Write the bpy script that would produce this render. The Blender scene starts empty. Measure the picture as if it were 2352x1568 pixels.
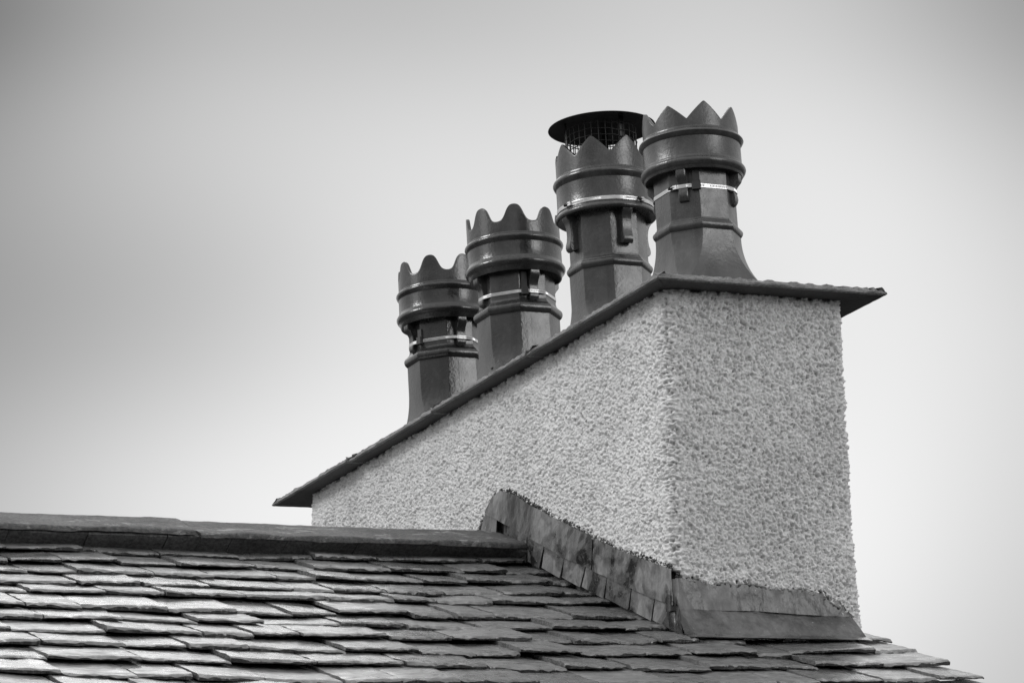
import bpy, math, random
import numpy as np
from mathutils import Vector, Matrix
random.seed(7)
R = np.random.RandomState(11)
scene = bpy.context.scene
COL = scene.collection

# ---------------------------------------------------------------- camera
YAW, PITCH, ROLL, F = -0.449, 0.258, 0.060, 7160.8
CAM = Vector((-5.049, -9.234, -2.930))
cam_d = bpy.data.cameras.new("camera")
cam = bpy.data.objects.new("camera", cam_d)
COL.objects.link(cam)
fw = Vector((-math.sin(YAW)*math.cos(PITCH), math.cos(YAW)*math.cos(PITCH), math.sin(PITCH)))
rt = Vector((math.cos(YAW), math.sin(YAW), 0))
up = rt.cross(fw)
rt2 = rt*math.cos(ROLL) - up*math.sin(ROLL)
up2 = up*math.cos(ROLL) + rt*math.sin(ROLL)
m = Matrix((rt2, up2, -fw)).transposed().to_4x4()
m.translation = CAM
cam.matrix_world = m
cam_d.sensor_width = 36
cam_d.lens = F/2352*36
cam_d.clip_start = 0.1
cam_d.clip_end = 3000
scene.camera = cam

# ---------------------------------------------------------------- sky, sun, exposure
SUN_DIR = Vector((-0.76, 0.22, 0.62)).normalized()
world = bpy.data.worlds.new("World")
scene.world = world
world.use_nodes = True
nt = world.node_tree
nt.nodes.clear()
wout = nt.nodes.new('ShaderNodeOutputWorld')
bg = nt.nodes.new('ShaderNodeBackground')
bg.inputs['Strength'].default_value = 0.1
sky = nt.nodes.new('ShaderNodeTexSky')
sky.sky_type = 'NISHITA'
sky.sun_disc = False
sky.sun_elevation = math.asin(SUN_DIR.z)
sky.sun_rotation = math.atan2(SUN_DIR.x, SUN_DIR.y)
bw = nt.nodes.new('ShaderNodeRGBToBW')
nt.links.new(sky.outputs[0], bw.inputs[0])
tc = nt.nodes.new('ShaderNodeTexCoord')
nrm = nt.nodes.new('ShaderNodeVectorMath'); nrm.operation = 'NORMALIZE'
nt.links.new(tc.outputs['Generated'], nrm.inputs[0])

def wmath(op, a, b=None, clamp=False):
    n = nt.nodes.new('ShaderNodeMath'); n.operation = op; n.use_clamp = clamp
    for i, v in enumerate((a, b)):
        if v is None: continue
        if isinstance(v, (int, float)): n.inputs[i].default_value = v
        else: nt.links.new(v, n.inputs[i])
    return n.outputs[0]

def lobe(d, sigma_deg, amp):
    d = Vector(d).normalized()
    n = nt.nodes.new('ShaderNodeVectorMath'); n.operation = 'DOT_PRODUCT'
    nt.links.new(nrm.outputs[0], n.inputs[0]); n.inputs[1].default_value = d
    k = 1/math.radians(sigma_deg)**2
    return wmath('MULTIPLY', wmath('EXPONENT', wmath('MULTIPLY', wmath('SUBTRACT', n.outputs['Value'], 1.0), k)), amp)

# an overcast sky: even cloud with paler and darker banks, plus added off-frame lobes
SKY_BASE = 0.50
LOBES = [
         ((0.176, 0.911, 0.373), 3.4, -0.288),
         ((0.179, 0.928, 0.327), 3.4, 0.025),
         ((0.183, 0.944, 0.274), 3.4, -0.069),
         ((0.186, 0.957, 0.223), 3.4, 0.017),
         ((0.188, 0.968, 0.165), 3.4, 0.082),
         ((0.226, 0.899, 0.375), 3.4, -0.586),
         ((0.230, 0.916, 0.328), 3.4, 0.235),
         ((0.234, 0.933, 0.274), 3.4, -0.296),
         ((0.236, 0.946, 0.222), 3.4, -0.094),
         ((0.239, 0.957, 0.164), 3.4, -0.113),
         ((0.262, 0.889, 0.375), 3.4, -0.678),
         ((0.266, 0.907, 0.328), 3.4, 0.495),
         ((0.270, 0.923, 0.274), 3.4, -0.403),
         ((0.272, 0.936, 0.222), 3.4, 0.310),
         ((0.275, 0.948, 0.163), 3.4, -0.272),
         ((0.294, 0.879, 0.375), 3.4, -0.529),
         ((0.299, 0.896, 0.328), 3.4, 0.818),
         ((0.303, 0.913, 0.273), 3.4, -0.678),
         ((0.305, 0.926, 0.221), 3.4, 0.669),
         ((0.308, 0.938, 0.162), 3.4, -0.120),
         ((0.336, 0.864, 0.374), 3.4, -0.712),
         ((0.340, 0.882, 0.326), 3.4, 0.720),
         ((0.345, 0.899, 0.272), 3.4, -0.971),
         ((0.347, 0.912, 0.219), 3.4, 0.421),
         ((0.349, 0.923, 0.160), 3.4, -0.100),
         ((0.389, 0.843, 0.372), 3.4, -0.559),
         ((0.394, 0.860, 0.324), 3.4, 0.442),
         ((0.398, 0.877, 0.269), 3.4, 0.016),
         ((0.401, 0.890, 0.216), 3.4, 0.556),
         ((0.402, 0.902, 0.157), 3.4, -0.276),
         ((0.441, 0.819, 0.368), 3.4, -0.253),
         ((0.446, 0.836, 0.321), 3.4, 0.250),
         ((0.450, 0.853, 0.266), 3.4, -0.412),
         ((0.453, 0.866, 0.213), 3.4, 0.014),
         ((0.454, 0.878, 0.154), 3.4, -0.131),
         ((0.491, 0.792, 0.364), 3.4, -0.333),
         ((0.496, 0.809, 0.316), 3.4, 0.465),
         ((0.500, 0.825, 0.261), 3.4, -0.254),
         ((0.503, 0.839, 0.209), 3.4, 0.281),
         ((0.504, 0.850, 0.150), 3.4, 0.322),
         ((0.531, 0.768, 0.359), 3.4, -0.301),
         ((0.536, 0.784, 0.312), 3.4, 0.319),
         ((0.541, 0.801, 0.257), 3.4, 0.035),
         ((0.544, 0.814, 0.205), 3.4, 0.215),
         ((0.545, 0.826, 0.146), 3.4, -0.136),
         ((0.562, 0.747, 0.355), 3.4, -0.336),
         ((0.567, 0.764, 0.308), 3.4, -0.033),
         ((0.572, 0.780, 0.254), 3.4, -0.118),
         ((0.575, 0.793, 0.202), 3.4, -0.098),
         ((0.576, 0.805, 0.143), 3.4, -0.246),
         ((0.606, 0.716, 0.347), 3.4, -0.104),
         ((0.612, 0.732, 0.301), 3.4, 0.012),
         ((0.616, 0.748, 0.247), 3.4, 0.009),
         ((0.619, 0.761, 0.196), 3.4, 0.037),
         ((0.620, 0.773, 0.138), 3.4, 0.217),
         ((0.27, 0.8, 0.53), 5.2, 4.3),  # from here on: unseen bright and dark lobes added to light slates, pots, walls
         ((0.47, 0.7, 0.54), 5.5, 2.2),
         ((0.0, 0.72, 0.7), 16, 0.5),
         ((-0.3, 0.1, 1.0), 40, 0.6),
         ((0.47, -0.85, 0.24), 8.5, 6.0),
         ((0, -1, 0.3), 36, 0.16),
         ((-0.87, -0.43, 0.22), 22, -0.3),
         ((-0.95, 0.16, 0.27), 9, 1.6),
         ((0.95, 0.2, 0.25), 16, 0.25),
         ]
acc = None
for d_, s_, a_ in LOBES:
    o_ = lobe(d_, s_, a_)
    acc = o_ if acc is None else wmath('ADD', acc, o_)
acc = wmath('ADD', acc, SKY_BASE)
nz = nt.nodes.new('ShaderNodeTexNoise')
nz.inputs['Scale'].default_value = 3.2; nz.inputs['Detail'].default_value = 2.5; nz.inputs['Roughness'].default_value = 0.4
mp = nt.nodes.new('ShaderNodeMapping'); mp.inputs['Rotation'].default_value = (0.3, 0.6, 0.4); mp.inputs['Scale'].default_value = (1.0, 1.0, 2.2)
nt.links.new(nrm.outputs[0], mp.inputs[0]); nt.links.new(mp.outputs[0], nz.inputs['Vector'])
mod = wmath('ADD', wmath('MULTIPLY', wmath('SUBTRACT', nz.outputs['Fac'], 0.5), 0.08), 1.0)
cloud = wmath('MULTIPLY', wmath('MULTIPLY', acc, mod), 10.0)
tot = wmath('ADD', wmath('MULTIPLY', cloud, 0.95), wmath('MULTIPLY', bw.outputs[0], 0.02))
tot = wmath('MAXIMUM', tot, 0.3)
cmb = nt.nodes.new('ShaderNodeCombineColor')
for i in range(3): nt.links.new(tot, cmb.inputs[i])
nt.links.new(cmb.outputs[0], bg.inputs['Color'])
nt.links.new(bg.outputs[0], wout.inputs[0])

sun_d = bpy.data.lights.new("sun", 'SUN')
sun_d.energy = 1.25
sun_d.angle = math.radians(16)
sun = bpy.data.objects.new("sun", sun_d)
COL.objects.link(sun)
sun.rotation_euler = SUN_DIR.to_track_quat('Z', 'Y').to_euler()

vs = scene.view_settings
vs.view_transform = 'Standard'; vs.look = 'None'; vs.exposure = 0.0; vs.gamma = 1.0; vs.use_curve_mapping = False
scene.cycles.use_denoising = True

# ---------------------------------------------------------------- helpers
def tag(o, label=None, cat=None, group=None, kind=None):
    if label: o['label'] = label
    if cat: o['category'] = cat
    if group: o['group'] = group
    if kind: o['kind'] = kind
    return o

def empty(name, loc=(0, 0, 0), rot=0):
    o = bpy.data.objects.new(name, None)
    o.empty_display_size = 0.1
    o.location = loc; o.rotation_euler = (0, 0, rot)
    COL.objects.link(o)
    return o

class MB:
    """collects vertices and faces of one mesh"""
    def __init__(s): s.v = []; s.f = []; s.n = 0; s.m = []
    def add(s, verts, faces, mat=0):
        verts = np.asarray(verts, float).reshape(-1, 3)
        s.v.append(verts)
        for f in faces: s.f.append([int(i)+s.n for i in f]); s.m.append(mat)
        s.n += len(verts)
    def grid(s, P, closed_u=False, closed_v=False, flip=False, mat=0):
        P = np.asarray(P, float); nu, nv = P.shape[:2]
        i = np.arange(nu if closed_u else nu-1)[:, None]; j = np.arange(nv if closed_v else nv-1)[None]
        i2 = (i+1) % nu; j2 = (j+1) % nv
        q = np.stack([i*nv+j, i2*nv+j, i2*nv+j2, i*nv+j2], -1).reshape(-1, 4)
        if flip: q = q[:, ::-1]
        s.add(P.reshape(-1, 3), q.tolist(), mat)
    def build(s, name, mat, parent=None, smooth=True, angle=None):
        me = bpy.data.meshes.new(name)
        V = np.concatenate(s.v)
        me.from_pydata(V.tolist(), [], s.f)
        for mm in (mat if isinstance(mat, (list, tuple)) else [mat]): me.materials.append(mm)
        if len(me.materials) > 1: me.polygons.foreach_set('material_index', s.m)
        me.update()
        if smooth:
            me.polygons.foreach_set('use_smooth', [True]*len(me.polygons))
            if angle: me.set_sharp_from_angle(angle=math.radians(angle))
        o = bpy.data.objects.new(name, me)
        COL.objects.link(o)
        if parent: o.parent = parent
        return o

def fast_grid_object(name, P, mat, parent=None, flip=False, attr=None):
    """a big grid mesh through foreach_set"""
    nu, nv = P.shape[:2]
    me = bpy.data.meshes.new(name)
    i = np.arange(nu-1)[:, None]; j = np.arange(nv-1)[None]
    q = np.stack([i*nv+j, (i+1)*nv+j, (i+1)*nv+j+1, i*nv+j+1], -1).reshape(-1, 4)
    if flip: q = q[:, ::-1]
    me.vertices.add(nu*nv); me.vertices.foreach_set('co', P.reshape(-1).astype(np.float32))
    n = len(q)
    me.loops.add(n*4); me.loops.foreach_set('vertex_index', q.reshape(-1).astype(np.int32))
    me.polygons.add(n); me.polygons.foreach_set('loop_start', np.arange(0, n*4, 4, dtype=np.int32))
    me.polygons.foreach_set('loop_total', np.full(n, 4, np.int32))
    me.update(calc_edges=True)
    me.polygons.foreach_set('use_smooth', np.ones(n, bool))
    if attr is not None:
        a = me.attributes.new('stain_shade', 'FLOAT', 'POINT'); a.data.foreach_set('value', attr.reshape(-1).astype(np.float32))
    me.materials.append(mat)
    o = bpy.data.objects.new(name, me); COL.objects.link(o)
    if parent: o.parent = parent
    return o

def hsh(i, j, k=0):
    n = (np.asarray(i, np.int64)*374761393 + np.asarray(j, np.int64)*668265263 + k*982451653) & 0x7fffffff
    n = ((n ^ (n >> 13))*1274126177) & 0x7fffffff
    n = (n ^ (n >> 16)) & 0xffffff
    return n/float(0xffffff)

def vnoise(x, y, k=0):
    x = np.asarray(x, float); y = np.asarray(y, float)
    i = np.floor(x).astype(np.int64); j = np.floor(y).astype(np.int64)
    u = x-i; v = y-j; u = u*u*(3-2*u); v = v*v*(3-2*v)
    a = hsh(i, j, k); b = hsh(i+1, j, k); c = hsh(i, j+1, k); d = hsh(i+1, j+1, k)
    return (a*(1-u)+b*u)*(1-v)+(c*(1-u)+d*u)*v

def fbm(x, y, k=0, o=4):
    t = 0; a = 0.5; x = np.asarray(x, float); y = np.asarray(y, float)
    for q in range(o):
        t = t+a*(vnoise(x, y, k+q)-0.5); x = x*2.03+3.1; y = y*2.03+1.7; a *= 0.5
    return t

# ---------------------------------------------------------------- materials
def new_mat(name):
    mt = bpy.data.materials.new(name); mt.use_nodes = True
    t = mt.node_tree; b = t.nodes['Principled BSDF']
    return mt, t, b

def nn(t, kind, **kw):
    n = t.nodes.new(kind)
    for k, v in kw.items():
        if k in n.inputs: n.inputs[k].default_value = v
        else: setattr(n, k, v)
    return n

def ramp(t, src, stops):
    r = t.nodes.new('ShaderNodeValToRGB')
    e = r.color_ramp.elements
    while len(e) < len(stops): e.new(0.5)
    for el, (p, c) in zip(e, stops):
        el.position = p; el.color = (c, c, c, 1)
    t.links.new(src, r.inputs[0])
    return r.outputs[0]

def coords(t, scale=(1, 1, 1), rot=(0, 0, 0), out='Object'):
    c = t.nodes.new('ShaderNodeTexCoord'); m_ = t.nodes.new('ShaderNodeMapping')
    m_.inputs['Scale'].default_value = scale; m_.inputs['Rotation'].default_value = rot
    t.links.new(c.outputs[out], m_.inputs[0]); return m_.outputs[0]

def noise(t, vec, scale, detail=4, rough=0.5, dist=0.0):
    n = nn(t, 'ShaderNodeTexNoise', Scale=scale, Detail=detail, Roughness=rough, Distortion=dist)
    t.links.new(vec, n.inputs['Vector']); return n.outputs['Fac']

def mixc(t, mode, a, b, fac=1.0):
    n = t.nodes.new('ShaderNodeMix'); n.data_type = 'RGBA'; n.blend_type = mode
    for s, v in ((0, fac), (6, a), (7, b)):
        if isinstance(v, (int, float)):
            n.inputs[s].default_value = v if s == 0 else (v, v, v, 1)
        else: t.links.new(v, n.inputs[s])
    return n.outputs[2]

def bump(t, b, h, strength=0.5, dist=0.01):
    n = nn(t, 'ShaderNodeBump', Strength=strength, Distance=dist)
    t.links.new(h, n.inputs['Height']); t.links.new(n.outputs[0], b.inputs['Normal'])

def mat_roughcast():
    mt, t, b = new_mat('roughcast_render')
    v = coords(t)
    big = ramp(t, noise(t, v, 2.2, 3), [(0.3, 0.9), (0.7, 1.0)])
    fine = ramp(t, noise(t, v, 95, 3, 0.6), [(0.30, 0.58), (0.44, 0.92), (0.6, 1.0)])
    c = mixc(t, 'MULTIPLY', big, fine)
    c = mixc(t, 'MULTIPLY', c, 0.80)
    at = t.nodes.new('ShaderNodeAttribute'); at.attribute_name = 'stain_shade'
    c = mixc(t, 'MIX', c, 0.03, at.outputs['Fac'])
    t.links.new(c, b.inputs['Base Color'])
    b.inputs['Roughness'].default_value = 0.8
    b.inputs['Specular IOR Level'].default_value = 0.3
    bump(t, b, noise(t, v, 220, 3, 0.6), 0.5, 0.003)
    return mt

def mat_clay(name, base, rough, spots=0.5):
    mt, t, b = new_mat(name)
    oi = t.nodes.new('ShaderNodeObjectInfo')
    v = coords(t)
    big = mixc(t, 'MULTIPLY', ramp(t, noise(t, v, 7, 5, 0.6), [(0.3, 0.45), (0.7, 1.3)]), ramp(t, noise(t, coords(t, (1, 1, 0.15)), 30, 3, 0.6), [(0.35, 0.7), (0.6, 1.1)]))
    pit = ramp(t, noise(t, v, 130, 3, 0.7), [(0.27, spots), (0.36, 1.0)])
    c = mixc(t, 'MULTIPLY', mixc(t, 'MULTIPLY', big, pit), base)
    dust = ramp(t, noise(t, v, 16, 6, 0.7, 0.3), [(0.54, 0.0), (0.70, 0.25)])
    c = mixc(t, 'MIX', c, 0.13, dust)
    t.links.new(c, b.inputs['Base Color'])
    r = ramp(t, noise(t, v, 12, 4, 0.6), [(0.32, rough*0.75), (0.68, rough*1.3)])
    t.links.new(r, b.inputs['Roughness'])
    h = mixc(t, 'ADD', noise(t, v, 85, 3, 0.6), noise(t, v, 14, 2), 0.6)
    bump(t, b, h, 0.22, 0.005)
    b.inputs['Specular IOR Level'].default_value = 0.75
    return mt

def mat_slate():
    mt, t, b = new_mat('wet_slate')
    at = t.nodes.new('ShaderNodeAttribute'); at.attribute_name = 'stain_shade'
    v = coords(t, (1, 2.6, 2.6))
    big = ramp(t, noise(t, v, 9, 5, 0.6), [(0.3, 0.7), (0.7, 1.25)])
    fl = ramp(t, noise(t, v, 34, 5, 0.65), [(0.32, 0.5), (0.58, 1.1), (0.70, 2.1)])
    c = mixc(t, 'MULTIPLY', big, fl)
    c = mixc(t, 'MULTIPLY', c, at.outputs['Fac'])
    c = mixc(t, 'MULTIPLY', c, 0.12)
    t.links.new(c, b.inputs['Base Color'])
    r = ramp(t, noise(t, v, 14, 4, 0.6), [(0.3, 0.16), (0.7, 0.45)])
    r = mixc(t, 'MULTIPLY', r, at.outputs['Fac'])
    t.links.new(r, b.inputs['Roughness'])
    b.inputs['Specular IOR Level'].default_value = 1.0
    h = mixc(t, 'ADD', noise(t, v, 26, 5, 0.6), noise(t, v, 9, 3), 0.9)
    bump(t, b, h, 0.28, 0.008)
    return mt

def mat_stone(name, base, spot=None, rough=0.7, scale=20, stretch=(1, 1, 1), bs=0.6):
    mt, t, b = new_mat(name)
    v = coords(t, stretch)
    a = ramp(t, noise(t, v, scale*0.35, 5, 0.65), [(0.3, 0.55), (0.7, 1.3)])
    f = ramp(t, noise(t, v, scale*4, 4, 0.75), [(0.36, 0.45), (0.62, 1.3)])
    c = mixc(t, 'MULTIPLY', mixc(t, 'MULTIPLY', a, f), base)
    if spot:
        k = ramp(t, noise(t, v, scale*0.55, 5, 0.7, 0.4), [(0.56, 0.0), (0.62, 0.75)])
        c = mixc(t, 'MIX', c, spot, k)
    t.links.new(c, b.inputs['Base Color'])
    b.inputs['Roughness'].default_value = rough
    h = mixc(t, 'ADD', noise(t, v, scale*5, 4, 0.7), noise(t, v, scale, 3), 0.8)
    bump(t, b, h, bs, 0.006)
    return mt

def mat_lead(name='lead_sheet', lo=0.012, hi=0.18, hard=True):
    mt, t, b = new_mat(name)
    v = coords(t, (1, 1, 0.75))
    n1 = noise(t, v, 5.2, 4, 0.5, 0.55)
    if hard: blot = ramp(t, n1, [(0.455, lo), (0.467, (lo+hi)*0.36), (0.54, (lo+hi)*0.52), (0.56, hi)])
    else: blot = ramp(t, n1, [(0.35, lo), (0.65, hi)])
    fine = ramp(t, noise(t, v, 38, 4, 0.7), [(0.3, 0.72), (0.7, 1.2)])
    streak = ramp(t, noise(t, coords(t, (1, 1, 0.12)), 48, 3, 0.6), [(0.35, 0.75), (0.6, 1.08)])
    spk = ramp(t, noise(t, v, 170, 1, 0.5), [(0.77, 0.0), (0.80, 0.5)])
    c = mixc(t, 'MULTIPLY', mixc(t, 'MULTIPLY', blot, fine), streak)
    c = mixc(t, 'MIX', c, 0.7, spk)
    t.links.new(c, b.inputs['Base Color'])
    b.inputs['Metallic'].default_value = 0.0; b.inputs['Specular IOR Level'].default_value = 0.45
    t.links.new(ramp(t, n1, [(0.485, 0.25), (0.56, 0.48)]), b.inputs['Roughness'])
    bump(t, b, noise(t, v, 20, 4, 0.55), 0.5, 0.012)
    return mt

def mat_metal(name, base, rough, metallic=1.0, bs=0.1):
    mt, t, b = new_mat(name)
    v = coords(t)
    c = mixc(t, 'MULTIPLY', ramp(t, noise(t, v, 30, 4), [(0.3, 0.8), (0.7, 1.1)]), base)
    t.links.new(c, b.inputs['Base Color'])
    b.inputs['Metallic'].default_value = metallic; b.inputs['Roughness'].default_value = rough
    bump(t, b, noise(t, v, 60, 2), bs, 0.003)
    return mt

M = dict(
    render=mat_roughcast(),
    clay_far=mat_clay('glazed_clay_far', 0.022, 0.20, 0.6),
    clay_pair=mat_clay('glazed_clay_pale_face', 0.032, 0.22, 0.6),
    clay_mid=mat_clay('glazed_clay_speckled', 0.045, 0.24, 0.35),
    clay_near=mat_clay('glazed_clay_smooth', 0.048, 0.30, 0.6),
    slate=mat_slate(),
    cap=mat_stone('weathered_cap_slate', 0.035, None, 0.6, 26, (1, 1, 3), 0.7), cap_edge=mat_stone('riven_slate_edge', 0.20, None, 0.6, 26, (1, 1, 3), 1.0),
    mortar=mat_stone('mortar', 0.085, None, 0.8, 22),
    bed=mat_stone('ridge_mortar', 0.10, None, 0.85, 18),
    ridge=mat_stone('ridge_tile', 0.105, 0.30, 0.72, 22, (0.6, 1, 1), 1.0),
    lead=mat_lead(), lead_soft=mat_lead('lead_apron', 0.035, 0.16, False),
    steel=mat_metal('stainless_band', 0.62, 0.34),
    dark_steel=mat_metal('screw_steel', 0.06, 0.45),
    black=mat_metal('black_painted_metal', 0.006, 0.6, 0.0),
    clip=mat_metal('dark_clip_metal', 0.03, 0.5, 0.0),
    grass=mat_stone('field_grass', 0.04, None, 0.9, 3),
    plain=mat_stone('wall_render_plain', 0.45, None, 0.85, 10),
    wood=mat_metal('painted_wood', 0.05, 0.5, 0.0),
    gutter=mat_metal('gutter_black', 0.02, 0.35, 0.0),
    glass=mat_metal('window_glass', 0.02, 0.05, 0.0, 0.0),
    white=mat_metal('white_paint', 0.7, 0.4, 0.0),
)

W, L = 0.717, 3.38
SHEAR = 0.042
K = 0.403            # roof fall
def roof_z(y): return -1.205 + K*y          # top of the slates at their lower edges
RY = 1.388           # ridge line

# ---------------------------------------------------------------- the ground
g = MB()
n = 60
xs = np.sign(np.linspace(-1, 1, n))*np.abs(np.linspace(-1, 1, n))**3*900
X, Y = np.meshgrid(xs, xs, indexing='ij')
Z = -4.6 + fbm(X*0.01, Y*0.01, 5)*6*np.clip((np.hypot(X, Y)-15)/80, 0, 1)
g.grid(np.stack([X, Y, Z], -1))
tag(g.build('ground', M['grass']), kind='structure')

# ---------------------------------------------------------------- the chimney stack
stack = empty('chimney_stack', (0, 0, -1.25))
tag(stack, 'pale roughcast chimney stack straddling the ridge at the gable end, under a dark slate cap', 'chimney')
def world_of(p):
    w = Matrix.Translation(p.location) @ p.rotation_euler.to_matrix().to_4x4()
    return world_of(p.parent) @ p.matrix_parent_inverse @ w if p.parent else w
def under(o, parent=stack):
    """parent while keeping world-space vertex data"""
    o.parent = parent
    o.matrix_parent_inverse = world_of(parent).inverted()
    return o

# flashing outline on the long face: (y, z) of its upper edge
FT = np.array([(1.75, -0.75), (1.64, -0.60), (1.567, -0.532), (1.496, -0.479), (1.43, -0.444), (1.36, -0.438), (1.31, -0.453), (1.227, -0.482), (1.112, -0.542),
               (0.887, -0.646), (0.58, -0.778), (0.359, -0.871), (0.007, -1.005), (-0.1, -1.03)])
FL = np.array([(1.70, -0.78), (1.60, -0.62), (1.49, -0.489), (1.381, -0.534), (1.146, -0.640), (0.822, -0.790), (0.477, -0.926), (0.119, -1.072), (-0.066, -1.138), (-0.2, -1.19)])
def ft(y): return np.interp(y, FT[::-1, 0], FT[::-1, 1])
def fl(y): return np.interp(y, FL[::-1, 0], FL[::-1, 1])
AT = np.array([(-0.1, -1.02), (-0.018, -1.035), (0.1, -1.05), (0.218, -1.053), (0.414, -1.066), (0.518, -1.075), (0.60, -1.095), (0.645, -1.14), (0.68, -1.19), (0.8, -1.3)])
def at_(x): return np.interp(x, AT[:, 0], AT[:, 1])

def pebbles(u, z, cell, seed, stretch=1.0):
    """dome heights of stones thrown at the wall"""
    x = u/cell; y = z/(cell*stretch)
    i = np.floor(x).astype(np.int64); j = np.floor(y).astype(np.int64)
    best = np.zeros_like(x)
    for di in (-1, 0, 1):
        for dj in (-1, 0, 1):
            a = i+di; b = j+dj
            px = a+hsh(a, b, seed)*0.9; py = b+hsh(a, b, seed+1)*0.9
            r = 0.38+0.42*hsh(a, b, seed+2); hh = 0.35+0.65*hsh(a, b, seed+3)
            th = hsh(a, b, seed+4)*6.283; el = 0.65+0.35*hsh(a, b, seed+5)
            dx = x-px; dy = y-py
            e1 = dx*np.cos(th)+dy*np.sin(th); e2 = (-dx*np.sin(th)+dy*np.cos(th))/el
            q = (e1*e1+e2*e2)/(r*r)
            tl = 1+0.9*(hsh(a, b, seed+6)-0.5)*e1/r+0.9*(hsh(a, b, seed+7)-0.5)*e2/r
            best = np.maximum(best, hh*np.clip(1-q, 0, 1)**0.38*tl)
    return best

def wall_path():
    """plan outline with rounded corners: list of (x, y, nx, ny, side)"""
    pts = []
    def line(a, b, nrm_, step):
        a = np.array(a); b = np.array(b); k = max(2, int(np.linalg.norm(b-a)/step))
        for q in range(k): 
            p = a+(b-a)*q/k; pts.append((p[0], p[1], *nrm_))
    def arc(c, r, a0, a1, k):
        for q in range(k):
            t = math.radians(a0+(a1-a0)*q/k); pts.append((c[0]+r*math.cos(t), c[1]+r*math.sin(t), math.cos(t), math.sin(t)))
    r1 = 0.048; r2 = 0.022; st = 0.0033
    line((0, L-r2), (0, r1), (-1, 0), st)
    arc((r1, r1), r1, 180, 270, 15)
    line((r1, 0), (W-r2, 0), (0, -1), st*0.85)
    arc((W-r2, r2), r2, 270, 360, 10)
    line((W, r2), (W, 0.25), (1, 0), st)
    line((W, 0.25), (W, L-r2), (1, 0), 0.012)
    arc((W-r2, L-r2), r2, 0, 90, 6)
    line((W-r2, L), (r2, L), (0, 1), 0.012)
    arc((r2, L-r2), r2, 90, 180, 10)
    pts.append((0, L-r2, -1, 0))
    return np.array(pts)

wp = wall_path()
s = np.concatenate([[0], np.cumsum(np.hypot(*np.diff(wp[:, :2], axis=0).T))])
zz = np.arange(0.004, -1.40, -0.0031)
S_, Z_ = np.meshgrid(s, zz, indexing='ij')
px = wp[:, 0][:, None]+0*Z_; py = wp[:, 1][:, None]+0*Z_; nx = wp[:, 2][:, None]; ny = wp[:, 3][:, None]
wx = S_+0.004*fbm(S_*60, Z_*60, 31, 2)*2; wz = Z_+0.004*fbm(S_*60+9, Z_*60, 37, 2)*2
gain = np.where(ny < -0.5, 1.75, 1.45)
pk = np.clip(pebbles(wx+0.5, wz+0.2, 0.0118, 83, 1.0)-0.45, 0, 1)/0.55
h = gain*(0.0050*pebbles(wx, wz, 0.0120, 3, 1.15)**0.7 + 0.0042*pebbles(wx+0.37, wz+0.11, 0.0082, 23, 1.0) - 0.0065*pk)
h += 0.011*fbm(S_*9, Z_*9, 41, 3) + 0.006*fbm(S_*38, Z_*24, 47, 3)
# the render stops raggedly above the lead; behind the lead there is only the flat brickwork
left = (nx < -0.5)
dist_f = np.where(left, Z_-ft(py), np.where(ny < -0.5, Z_-at_(px), np.where((nx > 0.5) & (py < 1.4), Z_-(-1.22+K*py*0.9), 1)))
rag = 0.012*fbm(S_*40, Z_*8, 61, 3)*2 + 0.006*fbm(S_*130, 0*Z_, 63, 2)*2
dist_f = dist_f + rag
below = np.clip(-dist_f/0.006, 0, 1)
lip = np.clip(1-dist_f/0.05, 0, 1)*0.004
bell = np.where(left, 0.0, 0.012)*np.clip((-0.85-Z_)/0.25, 0, 1)
hh = (h+lip+bell)*(1-below) - 0.014*below
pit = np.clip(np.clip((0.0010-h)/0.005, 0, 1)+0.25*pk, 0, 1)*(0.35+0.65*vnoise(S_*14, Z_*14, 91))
stain_shade = np.clip(1-(dist_f-0.003)/0.020, 0, 1)*np.clip(vnoise(S_*55, Z_*40, 71)*2.4-0.5, 0, 1)
stain_shade = np.maximum(stain_shade, np.clip(1-(-Z_-0.002)/0.020, 0, 1)*np.clip(vnoise(S_*42, Z_*50, 75)*2.6-1.05, 0, 1))
run = np.clip(vnoise(S_*16, Z_*0.8, 95)*1.8-0.95, 0, 1)*np.clip(1+Z_/0.45, 0, 1)*0.16 + np.clip(fbm(S_*2.2, Z_*2.2, 97, 4)*2.0, 0, 1)*0.20
stain_shade = np.maximum(stain_shade, run*(1-below))
# a few dark specks in the render
stain_shade = np.maximum(stain_shade, np.clip((vnoise(S_*85, Z_*85, 81)-0.955)*30, 0, 1)*0.8)
stain_shade = np.maximum(stain_shade, np.where(left, 0.5, 0.48)*pit)
stain_shade = np.maximum(stain_shade, below*0.9)  # wall behind the lead painted near-black, so the gaps look shaded
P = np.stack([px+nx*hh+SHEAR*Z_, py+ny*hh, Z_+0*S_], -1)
under(fast_grid_object('rendered_wall', P, M['render'], flip=False, attr=stain_shade))

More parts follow.
